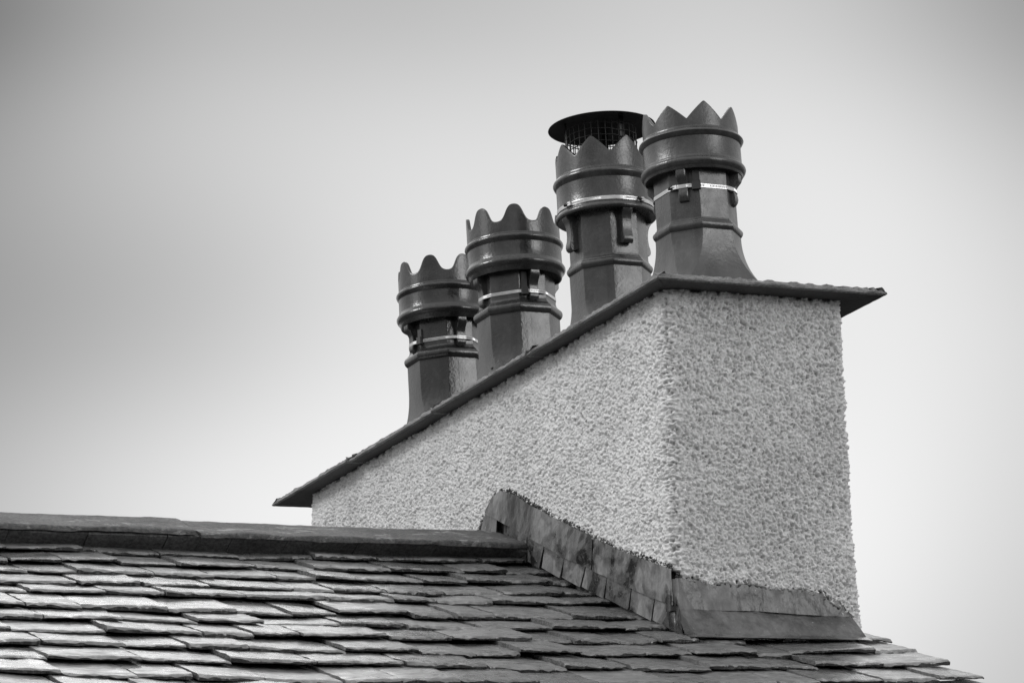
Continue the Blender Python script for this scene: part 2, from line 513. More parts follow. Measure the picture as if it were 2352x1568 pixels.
# ---- the cap: riven slate slabs
def slab(y0, y1, x0, x1, z0, th, seed, lift=0.0):
    b = MB(); st = 0.008
    per = []
    def seg(a, c):
        k = max(2, int(math.dist(a, c)/st))
        for q in range(k): per.append((a[0]+(c[0]-a[0])*q/k, a[1]+(c[1]-a[1])*q/k))
    seg((x0, y0), (x1, y0)); seg((x1, y0), (x1, y1)); seg((x1, y1), (x0, y1)); seg((x0, y1), (x0, y0))
    per = np.array(per); cx, cy = (x0+x1)/2, (y0+y1)/2
    nxt = np.roll(per, -1, 0)-np.roll(per, 1, 0); nr = np.stack([nxt[:, 1], -nxt[:, 0]], -1); nr /= np.linalg.norm(nr, axis=1)[:, None]+1e-9
    sL = np.arange(len(per))*st
    rings = []
    def ring(ins, z, amp, k, zamp=0.0, f=30):
        o = ins+amp*2*fbm(sL*f, 0*sL+k, seed+k, 3)
        p = per-nr*o[:, None]
        zn = z+zamp*2*fbm(sL*16, 0*sL+9, seed+k+5, 3)
        rings.append(np.stack([p[:, 0], p[:, 1], zn], -1))
    # chipped flakes: saw-like scallops along the edge
    flake = np.abs((sL*17+3*vnoise(sL*5, 0*sL, seed+3)) % 1.0)*0.75+0.5*vnoise(sL*60, 0*sL, seed+4)
    ring(0.010, z0, 0.005, 1)
    ring(0.001, z0+0.004, 0.004, 1, 0.001)
    ring(0.003, z0+th*0.35, 0.008, 2, 0.003)
    o_ = 0.006+0.018*flake
    p = per-nr*o_[:, None]
    rings.append(np.stack([p[:, 0], p[:, 1], z0+th*0.74+0.007*fbm(sL*24, 0*sL, seed+21)*2], -1))
    o_ = 0.012+0.028*flake
    p = per-nr*o_[:, None]
    rings.append(np.stack([p[:, 0], p[:, 1], z0+th+0*sL], -1))
    ctr = np.array([cx, cy])
    for kf in (0.6, 0.2):
        p = ctr+(per-ctr)*kf
        rings.append(np.stack([p[:, 0], p[:, 1], z0+th+0.003*fbm(p[:, 0]*10, p[:, 1]*10, seed)], -1))
    rings.insert(0, np.stack([cx+(per[:, 0]-cx)*0.15, cy+(per[:, 1]-cy)*0.15, z0+0*sL], -1))
    rings.insert(1, np.stack([cx+(per[:, 0]-cx)*0.8, cy+(per[:, 1]-cy)*0.8, z0+0.002*fbm(per[:, 0]*8, per[:, 1]*8, seed+9)], -1))
    rings.append(rings[-1]*0+np.array([cx, cy, z0+th])); rings.insert(0, rings[0]*0+np.array([cx, cy, z0]))
    G = np.array(rings); G[:, :, 2] += lift*(G[:, :, 1]-y0)
    b.grid(G[:4].transpose(1, 0, 2), closed_u=True)
    b.grid(G[3:8].transpose(1, 0, 2), closed_u=True, mat=1)
    b.grid(G[7:].transpose(1, 0, 2), closed_u=True)
    return b.build('capping_slab', [M['cap'], M['cap_edge']], angle=40)

for (y0, y1, xa, xb, z0, th, sd) in [(-0.114, 0.955, -0.083, 0.849, 0.001, 0.031, 100), (0.96, 1.86, -0.086, 0.842, 0.002, 0.029, 140),
                                     (1.865, 2.745, -0.080, 0.846, 0.0, 0.030, 180), (2.75, 3.645, -0.094, 0.85, -0.001, 0.029, 220)]:
    under(slab(y0, y1, xa, xb, z0, th, sd))

# ---- mortar flaunching on the cap, banked up round the pots
POTY = {1: 2.650, 2: 1.918, 3: 1.078, 4: 0.364}
XP = 0.359
b = MB()
U = np.linspace(0, 1, 50); V = np.linspace(0, 1, 170)
UU, VV = np.meshgrid(U, V, indexing='ij')
X = -0.055+UU*(0.82+0.055); Y = -0.085+VV*(3.56+0.085)
e = np.minimum(np.minimum(UU*0.875, (1-UU)*0.875), np.minimum(VV*3.645, (1-VV)*3.645))
Z = 0.027 + 0.034*np.clip(e/0.22, 0, 1)**0.8
for yy in POTY.values():
    q = np.maximum(np.abs(X-XP), np.abs(Y-yy)); Z = np.maximum(Z, 0.064+0.012-0.16*np.clip(q-0.18, 0, 1))
Z += 0.004*fbm(X*18, Y*18, 301)
Z[e <= 1e-6] = 0.010
b.grid(np.stack([X, Y, Z], -1))
under(b.build('mortar_flaunching', M['mortar']))

# ---------------------------------------------------------------- lead
def sheet(name, lo, hi, mat, parent=stack, axis='x', off=-0.012, nu=60, nv=10, th=0.003, wob=0.003, seed=0, out=(0, 0), label=None, slew=0.0):
    """sheet on the long face (axis x) or the end face (axis y); lo, hi are polylines from one end to the other"""
    lo = np.array(lo, float); hi = np.array(hi, float)
    def res(p):
        d = np.concatenate([[0], np.cumsum(np.linalg.norm(np.diff(p, axis=0), axis=1))]); d /= d[-1]
        t = np.linspace(0, 1, nu); return np.stack([np.interp(t, d, p[:, k]) for k in range(p.shape[1])], -1)
    A = res(lo); Bq = res(hi)
    t = np.linspace(0, 1, nv)[None, :, None]
    G = A[:, None]*(1-t)+Bq[:, None]*t
    w = wob*2*fbm(G[..., 0]*9+seed, G[..., 1]*9, 400+seed, 3) + wob*0.9*fbm(G[..., 0]*34+seed, G[..., 1]*20, 430+seed, 2)
    o = off + w - (out[0]*(1-t[..., 0])+out[1]*t[..., 0]) - slew*(1-np.linspace(0, 1, nu)[:, None])
    if axis == 'x': P = np.stack([o+SHEAR*G[..., 1], G[..., 0], G[..., 1]], -1); d = np.array([th, 0, 0])
    else: P = np.stack([G[..., 0], o, G[..., 1]], -1); d = np.array([0, th, 0])
    b = MB(); b.grid(P); b.grid(P+d, flip=True)
    # edges
    def edge(a): b.grid(np.stack([a, a+d], 1))
    edge(P[0]); edge(P[-1]); edge(P[:, 0]); edge(P[:, -1])
    o_ = under(b.build(name, mat, angle=40), parent)
    if label: o_['label'] = label
    return o_

def yrange(a, c, k=24): return np.linspace(a, c, k)
def ext(pts, fn, dz=0): return [(y, fn(y)+dz) for y in pts]
# stepped pieces below the cover flashing
ST = [((1.30, -0.55), (1.30, -0.74)), ((1.146, -0.635), (1.139, -0.73)), ((0.987, -0.72), (1.025, -0.783)), ((0.822, -0.79), (0.853, -0.849)), ((0.644, -0.855), (0.691, -0.917)),
      ((0.477, -0.922), (0.502, -0.984)), ((0.295, -0.997), (0.314, -1.057)), ((0.119, -1.07), (0.143, -1.132)), ((-0.03, -1.12), (-0.085, -1.215))]
for k in range(len(ST)-1):
    (ta, ba), (tb, bb) = ST[k], ST[k+1]
    ba = (ba[0], roof_z(ba[0])-0.006); bb = (bb[0], roof_z(bb[0])-0.006)
    g_ = 0.034
    lo = [(ba[0]-g_, ba[1]), (bb[0]-0.0, bb[1]+0.004)]
    hi = [(ta[0]-g_*0.5, fl(ta[0])+0.03), (tb[0]+0.0, fl(tb[0])+0.03)]
    sheet('step_flashing', lo, hi, M['lead'], off=-0.004, nu=14, nv=8, wob=0.004, seed=50+k*7, out=(0.014, 0.0), th=0.003, slew=0.008)
# cover flashing pieces
ya = yrange(1.495, 0.585, 40)
loA = [(y, fl(y)-0.0) for y in yrange(1.488, 0.585, 40)]
hiA = [(y, ft(y)+0.012) for y in yrange(1.50, 0.585, 40)]
sheet('cover_flashing', loA, hiA, M['lead'], off=-0.019, nu=120, nv=18, wob=0.009, seed=3, out=(0.004, -0.004))
loB = [(y, fl(y)-0.002) for y in yrange(0.572, -0.03, 30)]
hiB = [(y, ft(y)+0.012) for y in yrange(0.566, -0.02, 30)]
sheet('cover_flashing', loB, hiB, M['lead'], off=-0.024, nu=90, nv=18, wob=0.009, seed=13, out=(0.004, -0.005))
# the flap that runs down behind the ridge
sheet('flashing_flap', [(1.67, -0.68), (1.43, -0.68)], [(1.497, -0.476), (1.395, -0.524)], M['lead_soft'], off=-0.014, nu=20, nv=12, seed=23)
# end apron: upper band, lower splayed band, wrapped corner
sheet('apron_flashing', [(-0.060, -1.142), (0.1, -1.141), (0.265, -1.14), (0.40, -1.147), (0.484, -1.15), (0.645, -1.154)],
      [(-0.045, -1.03), (0.218, -1.047), (0.414, -1.058), (0.518, -1.07), (0.59, -1.09), (0.625, -1.13)], M['lead_soft'], axis='y', off=-0.024, nu=90, nv=12, wob=0.006, seed=33, out=(0.002, -0.006))
sheet('apron_flashing', [(-0.070, roof_z(-0.105)+0.008), (0.3, roof_z(-0.105)+0.008), (0.640, roof_z(-0.105)+0.010)],
      [(-0.056, -1.135), (0.265, -1.133), (0.484, -1.143), (0.635, -1.146)], M['lead_soft'], axis='y', off=-0.018, nu=90, nv=14, wob=0.007, seed=43, out=(0.085, 0.0))
# lead dressed out over the slates
b = MB(); X, Y = np.meshgrid(np.linspace(-0.075, 0.636, 80), np.linspace(-0.10, -0.150, 6), indexing='ij')
Z = roof_z(Y)+0.010+0.003*fbm(X*12, Y*12, 77)
b.grid(np.stack([X, Y+0.006*fbm(X*14, 0*X, 78), Z], -1), flip=True); b.grid(np.stack([X, Y, Z-0.003], -1))
under(b.build('dressed_lead', M['lead_soft']))
# corner wrap between the long face and the end face
b = MB()
zz_ = np.linspace(0, 1, 12); tt = np.linspace(0, 1, 14)
G = np.zeros((14, 12, 3))
for i_, t_ in enumerate(tt):
    a_ = math.radians(180+90*t_)
    for j_, v_ in enumerate(zz_):
        z_ = (-1.035+(-0.0)*t_)*(1-v_) + (-1.145)*v_
        rr = 0.026+0.006*v_
        cx_, cy_ = 0.004+SHEAR*z_, 0.004
        G[i_, j_] = (cx_+rr*math.cos(a_)*1.1, cy_+rr*math.sin(a_)*1.15, z_)
b.grid(G)
G2 = G.copy()
for i_, t_ in enumerate(tt):
    a_ = math.radians(180+90*t_)
    for j_, v_ in enumerate(zz_):
        rr = 0.030*(1-v_)+0.070*v_**1.2
        z_ = -1.137*(1-v_)+(roof_z(-0.07)+0.002)*v_
        G2[i_, j_] = (0.006+SHEAR*z_+rr*math.cos(a_)*(0.35+0.55*(1-v_)), 0.004+rr*math.sin(a_)*1.2, z_)
b.grid(G2)
under(b.build('corner_flashing', M['lead'], angle=60))
# crumbly mortar pointing along the top of the lead
def pointing(path, axis):
    b = MB(); rr = random.Random(5)
    for (a, z) in path:
        for q in range(4):
            s_ = rr.uniform(0.0025, 0.0065); u = a+rr.uniform(-0.006, 0.006); w_ = z+rr.uniform(-0.010, 0.012)
            o = -0.004+rr.uniform(-0.004, 0.002)
            c = np.array([o+SHEAR*w_, u, w_]) if axis == 'x' else np.array([u, o-0.002, w_])
            base = np.array([(1, 0, 0), (-1, 0, 0), (0, 1, 0), (0, -1, 0), (0, 0, 1), (0, 0, -1)], float)*s_
            base *= np.array([[rr.uniform(0.7, 1.4)] for _ in range(6)])
            b.add(c+base, [(0, 2, 4), (2, 1, 4), (1, 3, 4), (3, 0, 4), (2, 0, 5), (1, 2, 5), (3, 1, 5), (0, 3, 5)])
    return b
b = pointing([(y, ft(y)+0.012) for y in np.arange(1.60, 0.0, -0.006)], 'x')
b2 = pointing([(x, at_(x)+0.010) for x in np.arange(-0.03, 0.66, 0.005)], 'y')
for v_ in b2.v: b.v.append(v_)
b.f += [[i_+b.n for i_ in f] for f in b2.f]; b.m += b2.m; b.n += b2.n
under(b.build('crumbling_pointing', M['mortar'], smooth=False))

# ---------------------------------------------------------------- chimney pots
RES = 160
def lathe(b, prof, res=RES, flip=False, wob=0.0):
    th = np.linspace(0, 2*np.pi, res, endpoint=False)
    G = np.array([[(r*math.cos(t), r*math.sin(t), z) for t in th] for r, z in prof])
    b.grid(G.transpose(1, 0, 2), closed_u=True, flip=flip)

def crown(b, Ro, Ri, zb, zlo, zhi, t0, kind, seed):
    th = np.linspace(0, 2*np.pi, RES*2, endpoint=False)
    ph = (np.degrees(th)-t0)/45.0
    t = ph-np.round(ph)                     # -0.5 .. 0.5, 0 at a tip
    idx = np.mod(np.round(ph), 8).astype(int)
    rr = np.random.RandomState(seed); dh = rr.uniform(-0.004, 0.004, 8)[idx]
    if kind == 'scallop':
        s_ = np.tanh(1.35*np.cos(2*np.pi*t))/math.tanh(1.35)*0.5+0.5
    else:
        s_ = 1-(2*np.abs(t))**1.12
        s_ = np.minimum(s_, 0.975)
    zt = zlo+(zhi-zlo)*s_ + dh*s_
    rows = []
    for f in np.linspace(0, 1, 12): rows.append((Ro+0*th, zb+(zt-zb)*f))
    rows[-1] = (Ro+0*th-0.0006, zt-0.0015)
    rows.append((Ro-0.0025+0*th, zt+0.0005)); rows.append((Ri+0.0025+0*th, zt+0.0005))
    for f in np.linspace(1, 0, 6): rows.append((Ri+0*th, zb+(zt-zb)*f-0.0015*(f == 1)))
    rows.append((Ri+0*th, zb-0.13+0*th))
    rows.append((Ri*0.7+0*th, zb-0.15+0*th))
    G = np.array([[(r_[k]*math.cos(th[k]), r_[k]*math.sin(th[k]), z_[k]) for k in range(len(th))] for r_, z_ in rows])
    b.grid(G.transpose(1, 0, 2), closed_u=True)

def csq(s_, c, rnd=0.004):
    """square of half width s_ with its corners cut by c and rounded edges (24 points, counter-clockwise)"""
    p = []
    for q in range(4):
        a = q*math.pi/2
        ca, sa = math.cos(a), math.sin(a)
        c1 = (s_, s_-c); c2 = (s_-c, s_)
        # the two cut corners, each as three points
        r_ = min(rnd, 0.35*max(c, 0.0015))
        e1 = [(s_, s_-c-rnd), (s_-r_*0.10, s_-c-r_*0.05), (s_-r_*0.7, s_-c+r_*0.7)]
        e2 = [(s_-c+r_*0.7, s_-r_*0.7), (s_-c-r_*0.05, s_-r_*0.10), (s_-c-rnd, s_)]
        for (x, y) in e1+e2: p.append((x*ca-y*sa, x*sa+y*ca))
    return p

def loft(b, rows, flip=False):
    G = np.array([[(x, y, z) for x, y in csq(s_, c)] for s_, c, z in rows])
    b.grid(G.transpose(1, 0, 2), closed_u=True, flip=flip)

def corbel(ang, prof, width, mat, parent):
    """prof: (r, z) outer outline from top to bottom; closes against the shaft"""
    b = MB(); w = width/2
    pts = [(r_, z_) for r_, z_ in prof]
    rin = 0.125
    full = [(rin, pts[0][1])]+pts+[(rin, pts[-1][1])]
    k = len(full); a = math.radians(ang); ca, sa = math.cos(a), math.sin(a)
    bv = 0.003
    rows = []
    for off_, shr in ((-w, bv), (-w+bv, 0), (w-bv, 0), (w, bv)):
        rows.append([((r_-(shr if 0 < i < k-1 else 0))*ca-off_*sa, (r_-(shr if 0 < i < k-1 else 0))*sa+off_*ca, z_) for i, (r_, z_) in enumerate(full)])
    G = np.array(rows)
    b.grid(G, closed_v=True)
    nv = k
    b.add(G[0], [list(range(nv))]); b.add(G[-1], [list(range(nv))[::-1]])
    o = b.build('corbel', mat, angle=35); o.parent = parent
    return o

def hull(pts):
    pts = sorted(set((round(p[0], 5), round(p[1], 5)) for p in pts))
    def half(ps):
        h_ = []
        for p in ps:
            while len(h_) > 1 and (h_[-1][0]-h_[-2][0])*(p[1]-h_[-2][1])-(h_[-1][1]-h_[-2][1])*(p[0]-h_[-2][0]) <= 0: h_.pop()
            h_.append(p)
        return h_
    a = half(pts); c = half(pts[::-1]); return a[:-1]+c[:-1]

def band(path, z0, z1, parent, tilt=0.0, slots=None):
    """a worm-drive band following a closed plan path; slots = angular range that shows the screw slots"""
    path = np.array(path)
    seg = np.linalg.norm(np.roll(path, -1, 0)-path, axis=1); L_ = seg.sum()
    N = 720; t = np.linspace(0, L_, N, endpoint=False); cs = np.concatenate([[0], np.cumsum(seg)])
    pc = np.vstack([path, path[:1]])
    p = np.stack([np.interp(t, cs, pc[:, 0]), np.interp(t, cs, pc[:, 1])], -1)
    for _ in range(5): p = (np.roll(p, 1, 0)+2*p+np.roll(p, -1, 0))/4
    tn = np.roll(p, -1, 0)-np.roll(p, 1, 0); nr = np.stack([tn[:, 1], -tn[:, 0]], -1); nr /= np.linalg.norm(nr, axis=1)[:, None]
    zt = tilt*p[:, 0]
    ang = np.degrees(np.arctan2(p[:, 1], p[:, 0]))
    gl = np.zeros(N)
    if slots is not None:
        for a0, a1 in slots:
            inn = (ang > a0) & (ang < a1)
            gl = np.where(inn & (np.floor(t/0.0017).astype(int) % 2 == 0), -0.0011, gl)
    G = []
    for (o, z, gv) in ((0.0, z0, 0), (0.0018, z0+0.0006, 0), (0.002, z0+(z1-z0)*0.22, 0), (0.002, z0+(z1-z0)*0.24, 1), (0.002, z0+(z1-z0)*0.76, 1), (0.002, z0+(z1-z0)*0.78, 0), (0.0018, z1-0.0006, 0), (0.0, z1, 0)):
        q = p+nr*(o+gv*gl)[:, None] if gv else p+nr*o
        G.append(np.stack([q[:, 0], q[:, 1], z+zt], -1))
    b = MB(); b.grid(np.array(G).transpose(1, 0, 2), closed_u=True)
    o = b.build('clamp_band', M['steel'], angle=30); o.parent = parent
    return o

def box_at(b, ang, r, z, dr, dw, dz, rot=0.0, bev=0.0012):
    a = math.radians(ang); ca, sa = math.cos(a), math.sin(a)
    # rounded box from three nested rings
    vs_ = []
    for sx in (-1, 1):
        for sy in (-1, 1):
            for sz in (-1, 1):
                for k in range(3):
                    d = [dr/2, dw/2, dz/2]; 
                    for j in range(3):
                        if j != k: d[j] -= bev
                    x = d[0]*sx; y = d[1]*sy; z_ = d[2]*sz
                    y, z_ = y*math.cos(rot)-z_*math.sin(rot), y*math.sin(rot)+z_*math.cos(rot)
                    vs_.append(((r+x)*ca-y*sa, (r+x)*sa+y*ca, z+z_))
    import bmesh
    bm = bmesh.new()
    for v_ in vs_: bm.verts.new(v_)
    bmesh.ops.convex_hull(bm, input=bm.verts)
    bm.verts.ensure_lookup_table(); bm.verts.index_update()
    b.add([tuple(v_.co) for v_ in bm.verts], [[v_.index for v_ in f.verts] for f in bm.faces])
    bm.free()

def cyl_between(b, p0, p1, r, n_=10):
    p0 = Vector(p0); p1 = Vector(p1); d = (p1-p0).normalized(); q = d.to_track_quat('Z', 'Y')
    G = []
    for p in (p0, p1):
        G.append([tuple(p+q @ Vector((r*math.cos(t), r*math.sin(t), 0))) for t in np.linspace(0, 2*math.pi, n_, endpoint=False)])
    G = np.array(G); b.grid(G.transpose(1, 0, 2), closed_u=True)
    b.add(G[0], [list(range(n_))[::-1]]); b.add(G[1], [list(range(n_))])

def screw(ang, r, z, parent, hidden=False, dirn=1):
    b = MB(); box_at(b, ang, r+0.0055, z, 0.009, 0.016, 0.017)
    o = b.build('screw_housing', M['steel'], smooth=False); o.parent = parent
    a = math.radians(ang); t = Vector((-math.sin(a), math.cos(a), 0))*dirn; c = Vector((math.cos(a)*(r+0.007), math.sin(a)*(r+0.007), z))
    b = MB(); cyl_between(b, c, c+t*0.022, 0.0035); cyl_between(b, c+t*0.020, c+t*0.026, 0.0062)
    o2 = b.build('clamp_screw', M['dark_steel'], angle=40); o2.parent = parent

OCT = 2-math.sqrt(2)      # chamfer of a regular octagon, as a share of the half width
def make_pot(i, spec, label, mat):
    root = empty('chimney_pot', (XP, POTY[i], 0.045))
    tag(root, label, 'chimney pot', 'crown-topped chimney pots in a row on the stack')
    dz = -0.045
    def fin(o): o.location.z = dz; return o
    # collar with crown
    b = MB()
    crown(b, spec['crown_r'], spec['crown_r']-0.014, spec['prof'][0][1], spec['zlo'], spec['zhi'], spec['t0'], spec['kind'], i)
    lathe(b, spec['prof'], flip=True)
    col = b.build('crown_collar', mat, root, angle=38); fin(col)
    # shaft, moulding and base
    b = MB(); rows = []
    s0, s1 = spec['shaft'], spec['base']
    for z_ in np.linspace(spec['prof'][-1][1]+0.01, spec['mould'][0][1]+0.003, 8): rows.append((s0, s0*OCT, z_))
    for s_, z_ in spec['mould']: rows.append((s_, s_*OCT, z_))
    zt = spec['mould'][-1][1]-0.002
    for z_ in np.linspace(zt, 0.0, 40):
        f = np.clip((spec['z_fl']-z_)/(spec['z_fl']-0.05), 0, 1.3)
        s_ = s1+spec['flare']*f**2.2
        q = np.clip((spec['z_br']-z_)/(spec['z_br']-spec['z_pt']), 0, 1)
        c = s_*OCT*(1-q**1.7)
        rows.append((s_, max(c, 0.003), z_))
    loft(b, rows, flip=True)
    sh = b.build('shaft', mat, root, angle=22); fin(sh)
    # corbels
    for a in spec['corb_ang']: fin(corbel(a, spec['corb'], spec['corb_w'], mat, root))
    # band
    z0, z1 = spec['clamp']
    if spec['clamp_r']:
        path = [(spec['clamp_r']*math.cos(t), spec['clamp_r']*math.sin(t)) for t in np.linspace(0, 2*math.pi, 90, endpoint=False)]
    else:
        zc = (z0+z1)/2
        rc = np.interp(zc, [p[1] for p in spec['corb']][::-1], [p[0] for p in spec['corb']][::-1])
        pts = [(x*1.004, y*1.004) for x, y in csq(s0, s0*OCT)]
        w = spec['corb_w']/2
        for a in spec['corb_ang']:
            for sg in (-1, 1):
                a_ = math.radians(a); pts.append((rc*math.cos(a_)-sg*w*math.sin(a_), rc*math.sin(a_)+sg*w*math.cos(a_)))
        path = hull(pts)
    bd = band(path, z0, z1, root, spec.get('tilt', 0), spec.get('slots')); fin(bd)
    for ang, r_ in spec.get('screws', []):
        screw(ang, r_, (z0+z1)/2, bd, dirn=-1)
    for ang, r_, za, zb_, w_ in spec.get('clips', []):
        b = MB(); box_at(b, ang, r_, (za+zb_)/2, 0.010, w_, za-zb_); box_at(b, ang, r_+0.006, (z0+z1)/2, 0.016, w_*1.15, (z1-z0)+0.018)
        fin(b.build('retaining_clip', M['clip'], root, smooth=False))
    return root

A_PROF = [(0.1930, 0.756), (0.1940, 0.7535), (0.1965, 0.7520), (0.1975, 0.7480), (0.2010, 0.7455), (0.2042, 0.7405), (0.2050, 0.7355), (0.2030, 0.7290), (0.1995, 0.7235), (0.1965, 0.7195), (0.1952, 0.7175), (0.1950, 0.7150), (0.1950, 0.690), (0.1953, 0.658), (0.1970, 0.6535), (0.1985, 0.6520), (0.2000, 0.6460), (0.2045, 0.6420), (0.2075, 0.6360), (0.2080, 0.6290), (0.2055, 0.6220), (0.2015, 0.6165), (0.1982, 0.6140), (0.1972, 0.6125), (0.1940, 0.606), (0.1905, 0.5945), (0.1890, 0.5930), (0.1860, 0.5930), (0.180, 0.597), (0.135, 0.603)]
A_MOULD = [(0.147, 0.486), (0.149, 0.478), (0.153, 0.4715), (0.158, 0.4650), (0.164, 0.4605), (0.1685, 0.4545), (0.1705, 0.4475), (0.1705, 0.4400), (0.1685, 0.4325), (0.1650, 0.4265), (0.1615, 0.4225), (0.1588, 0.4205)]
A_CORB = [(0.186, 0.600), (0.187, 0.592), (0.186, 0.572), (0.181, 0.5655), (0.173, 0.556), (0.166, 0.543), (0.1635, 0.528), (0.163, 0.505), (0.167, 0.498), (0.1675, 0.486), (0.163, 0.4775), (0.150, 0.474)]
B_PROF = [(0.1770, 0.700), (0.1780, 0.6975), (0.1800, 0.6960), (0.1810, 0.6920), (0.1845, 0.6900), (0.1890, 0.6860), (0.1930, 0.6810), (0.1942, 0.6770), (0.1915, 0.6715), (0.1875, 0.6655), (0.1838, 0.6615), (0.1817, 0.6600), (0.1815, 0.6580), (0.1815, 0.635), (0.1818, 0.590), (0.1830, 0.5860), (0.1850, 0.5840), (0.1860, 0.5790), (0.1905, 0.5755), (0.1940, 0.5700), (0.1950, 0.5645), (0.1930, 0.5575), (0.1890, 0.5510), (0.1855, 0.5475), (0.1842, 0.5465), (0.1832, 0.5440), (0.1800, 0.5370), (0.1775, 0.5360), (0.170, 0.540), (0.125, 0.546)]
B_MOULD = [(0.139, 0.358), (0.1405, 0.3515), (0.1445, 0.3480), (0.1465, 0.3430), (0.1510, 0.3400), (0.1545, 0.3340), (0.1550, 0.3280), (0.1530, 0.3210), (0.1498, 0.3155), (0.1468, 0.3120)]
B_CORB = [(0.176, 0.542), (0.1775, 0.534), (0.1775, 0.512), (0.1730, 0.5050), (0.1640, 0.4960), (0.1570, 0.4860), (0.1555, 0.4750), (0.1555, 0.4660), (0.1580, 0.4600), (0.1600, 0.4450), (0.1570, 0.4330), (0.1500, 0.4230), (0.139, 0.4190)]
C_PROF = [(0.1850, 0.775), (0.1860, 0.7725), (0.1885, 0.7710), (0.1895, 0.7665), (0.1935, 0.7645), (0.1975, 0.7595), (0.2000, 0.7535), (0.2002, 0.7490), (0.1975, 0.7420), (0.1935, 0.7355), (0.1902, 0.7310), (0.1887, 0.7290), (0.1885, 0.7270), (0.1885, 0.700), (0.1888, 0.630), (0.1900, 0.6275), (0.1925, 0.6255), (0.1935, 0.6210), (0.1970, 0.6180), (0.1985, 0.6120), (0.1970, 0.6050), (0.1930, 0.6015), (0.1880, 0.6010), (0.180, 0.603), (0.125, 0.606)]
C_MOULD = [(0.141, 0.432), (0.1425, 0.4235), (0.1460, 0.4190), (0.1485, 0.4130), (0.1525, 0.4090), (0.1555, 0.4030), (0.1560, 0.3970), (0.1540, 0.3890), (0.1505, 0.3835), (0.1473, 0.3800)]
C_CORB = [(0.186, 0.606), (0.1855, 0.595), (0.1780, 0.585), (0.1720, 0.570), (0.1685, 0.550), (0.1680, 0.530), (0.1700, 0.510), (0.1750, 0.493), (0.1765, 0.482), (0.1740, 0.472), (0.1680, 0.4660), (0.1590, 0.4660), (0.141, 0.476)]
A = dict(crown_r=0.1930, prof=A_PROF, zlo=0.802, zhi=0.873, kind='scallop', shaft=0.147, base=0.1585, mould=A_MOULD, z_fl=0.26, flare=0.032, z_br=0.30, z_pt=0.06,
         corb=A_CORB, corb_w=0.042, corb_ang=(0, 90, 180, 270), clamp=(0.502, 0.516), clamp_r=None)
B = dict(crown_r=0.1770, prof=B_PROF, zlo=0.727, zhi=0.791, kind='point', t0=-100, shaft=0.139, base=0.1465, mould=B_MOULD, z_fl=0.30, flare=0.046, z_br=0.300, z_pt=0.075,
         corb=B_CORB, corb_w=0.036, corb_ang=(45, 135, 225, 315), clamp=(0.469, 0.484), clamp_r=None, slots=[(-95, -30), (-130, -104)],
         screws=[(-146, 0.152)], clips=[(-116.5, 0.148, 0.545, 0.474, 0.028)])
Cc = dict(crown_r=0.1850, prof=C_PROF, zlo=0.829, zhi=0.898, kind='point', t0=-130, shaft=0.141, base=0.147, mould=C_MOULD, z_fl=0.27, flare=0.03, z_br=0.26, z_pt=0.06,
          corb=C_CORB, corb_w=0.042, corb_ang=(0, 90, 180, 270), clamp=(0.632, 0.648), clamp_r=0.1890, slots=[(-160, -122), (-95, -72)], screws=[(-70, 0.1895), (-163, 0.1895)])
P1 = dict(A, t0=-130, slots=[(-152, -60)], clips=[(-157, 0.160, 0.56, 0.505, 0.022)])
P2 = dict(A, t0=-113, slots=[(-165, -60)], clips=[(-104, 0.158, 0.59, 0.50, 0.024)])
make_pot(1, P1, 'scallop-crowned dark chimney pot at the far end, nearest the left tip of the cap', M['clay_far'])
make_pot(2, P2, 'scallop-crowned chimney pot with a chipped scar on its shaft, left of the cowled pot', M['clay_pair'])
pot3 = make_pot(3, Cc, 'chimney pot with pointed crown and long scrolled brackets, wearing the black cowl', M['clay_mid'])
make_pot(4, B, 'chimney pot with pointed crown and broad flared base above the near end of the stack', M['clay_near'])

# ---- scar on pot 2: a shallow patch of broken glaze, a lump of mortar by its foot
def lump(name, ctr, size, mat, parent, nrm_, seed, flat=0.35):
    b = MB(); rr = random.Random(seed)
    nvec = Vector(nrm_).normalized(); q = nvec.to_track_quat('Z', 'Y'); G = []
    for i_, f in enumerate((1.0, 0.75, 0.4, 0.0)):
        row = []
        for k in range(18):
            t = k/18*2*math.pi
            w = 1+0.45*math.sin(3*t+seed)+0.25*math.sin(5*t+seed*2)
            p = Vector((math.cos(t)*f*size*w, math.sin(t)*f*size*0.7*w, (1-f*f)*size*flat))
            row.append(tuple(Vector(ctr)+q @ p))
        G.append(row)
    b.grid(np.array(G).transpose(1, 0, 2), closed_u=True)
    o = b.build(name, mat); 
    return under(o, parent)
pot2 = [o for o in COL.objects if o.name.startswith('chimney_pot') and o.type == 'EMPTY' and abs(o.location.y-POTY[2]) < 1e-6][0]
d45 = Vector((-1, -1, 0)).normalized()
tn = Vector((1, -1, 0)).normalized()
for k_, (du, dz_, sz) in enumerate([(-0.009, 0.254, 0.010), (0.006, 0.262, 0.009), (-0.018, 0.247, 0.007), (-0.006, 0.238, 0.007), (0.018, 0.267, 0.005), (-0.012, 0.222, 0.004)]):
    c = Vector((XP, POTY[2], dz_))+d45*0.1585+tn*du
    lump('glaze_scar', c, sz, M['black'], pot2, d45, 3+k_*5, 0.12)
c = Vector((XP, POTY[2], 0.20))+Vector((-1, 0, 0))*0.1600+Vector((0, -1, 0))*0.06
lump('mortar_blob', c, 0.008, M['mortar'], pot2, (-1, 0, 0), 6, 0.8)

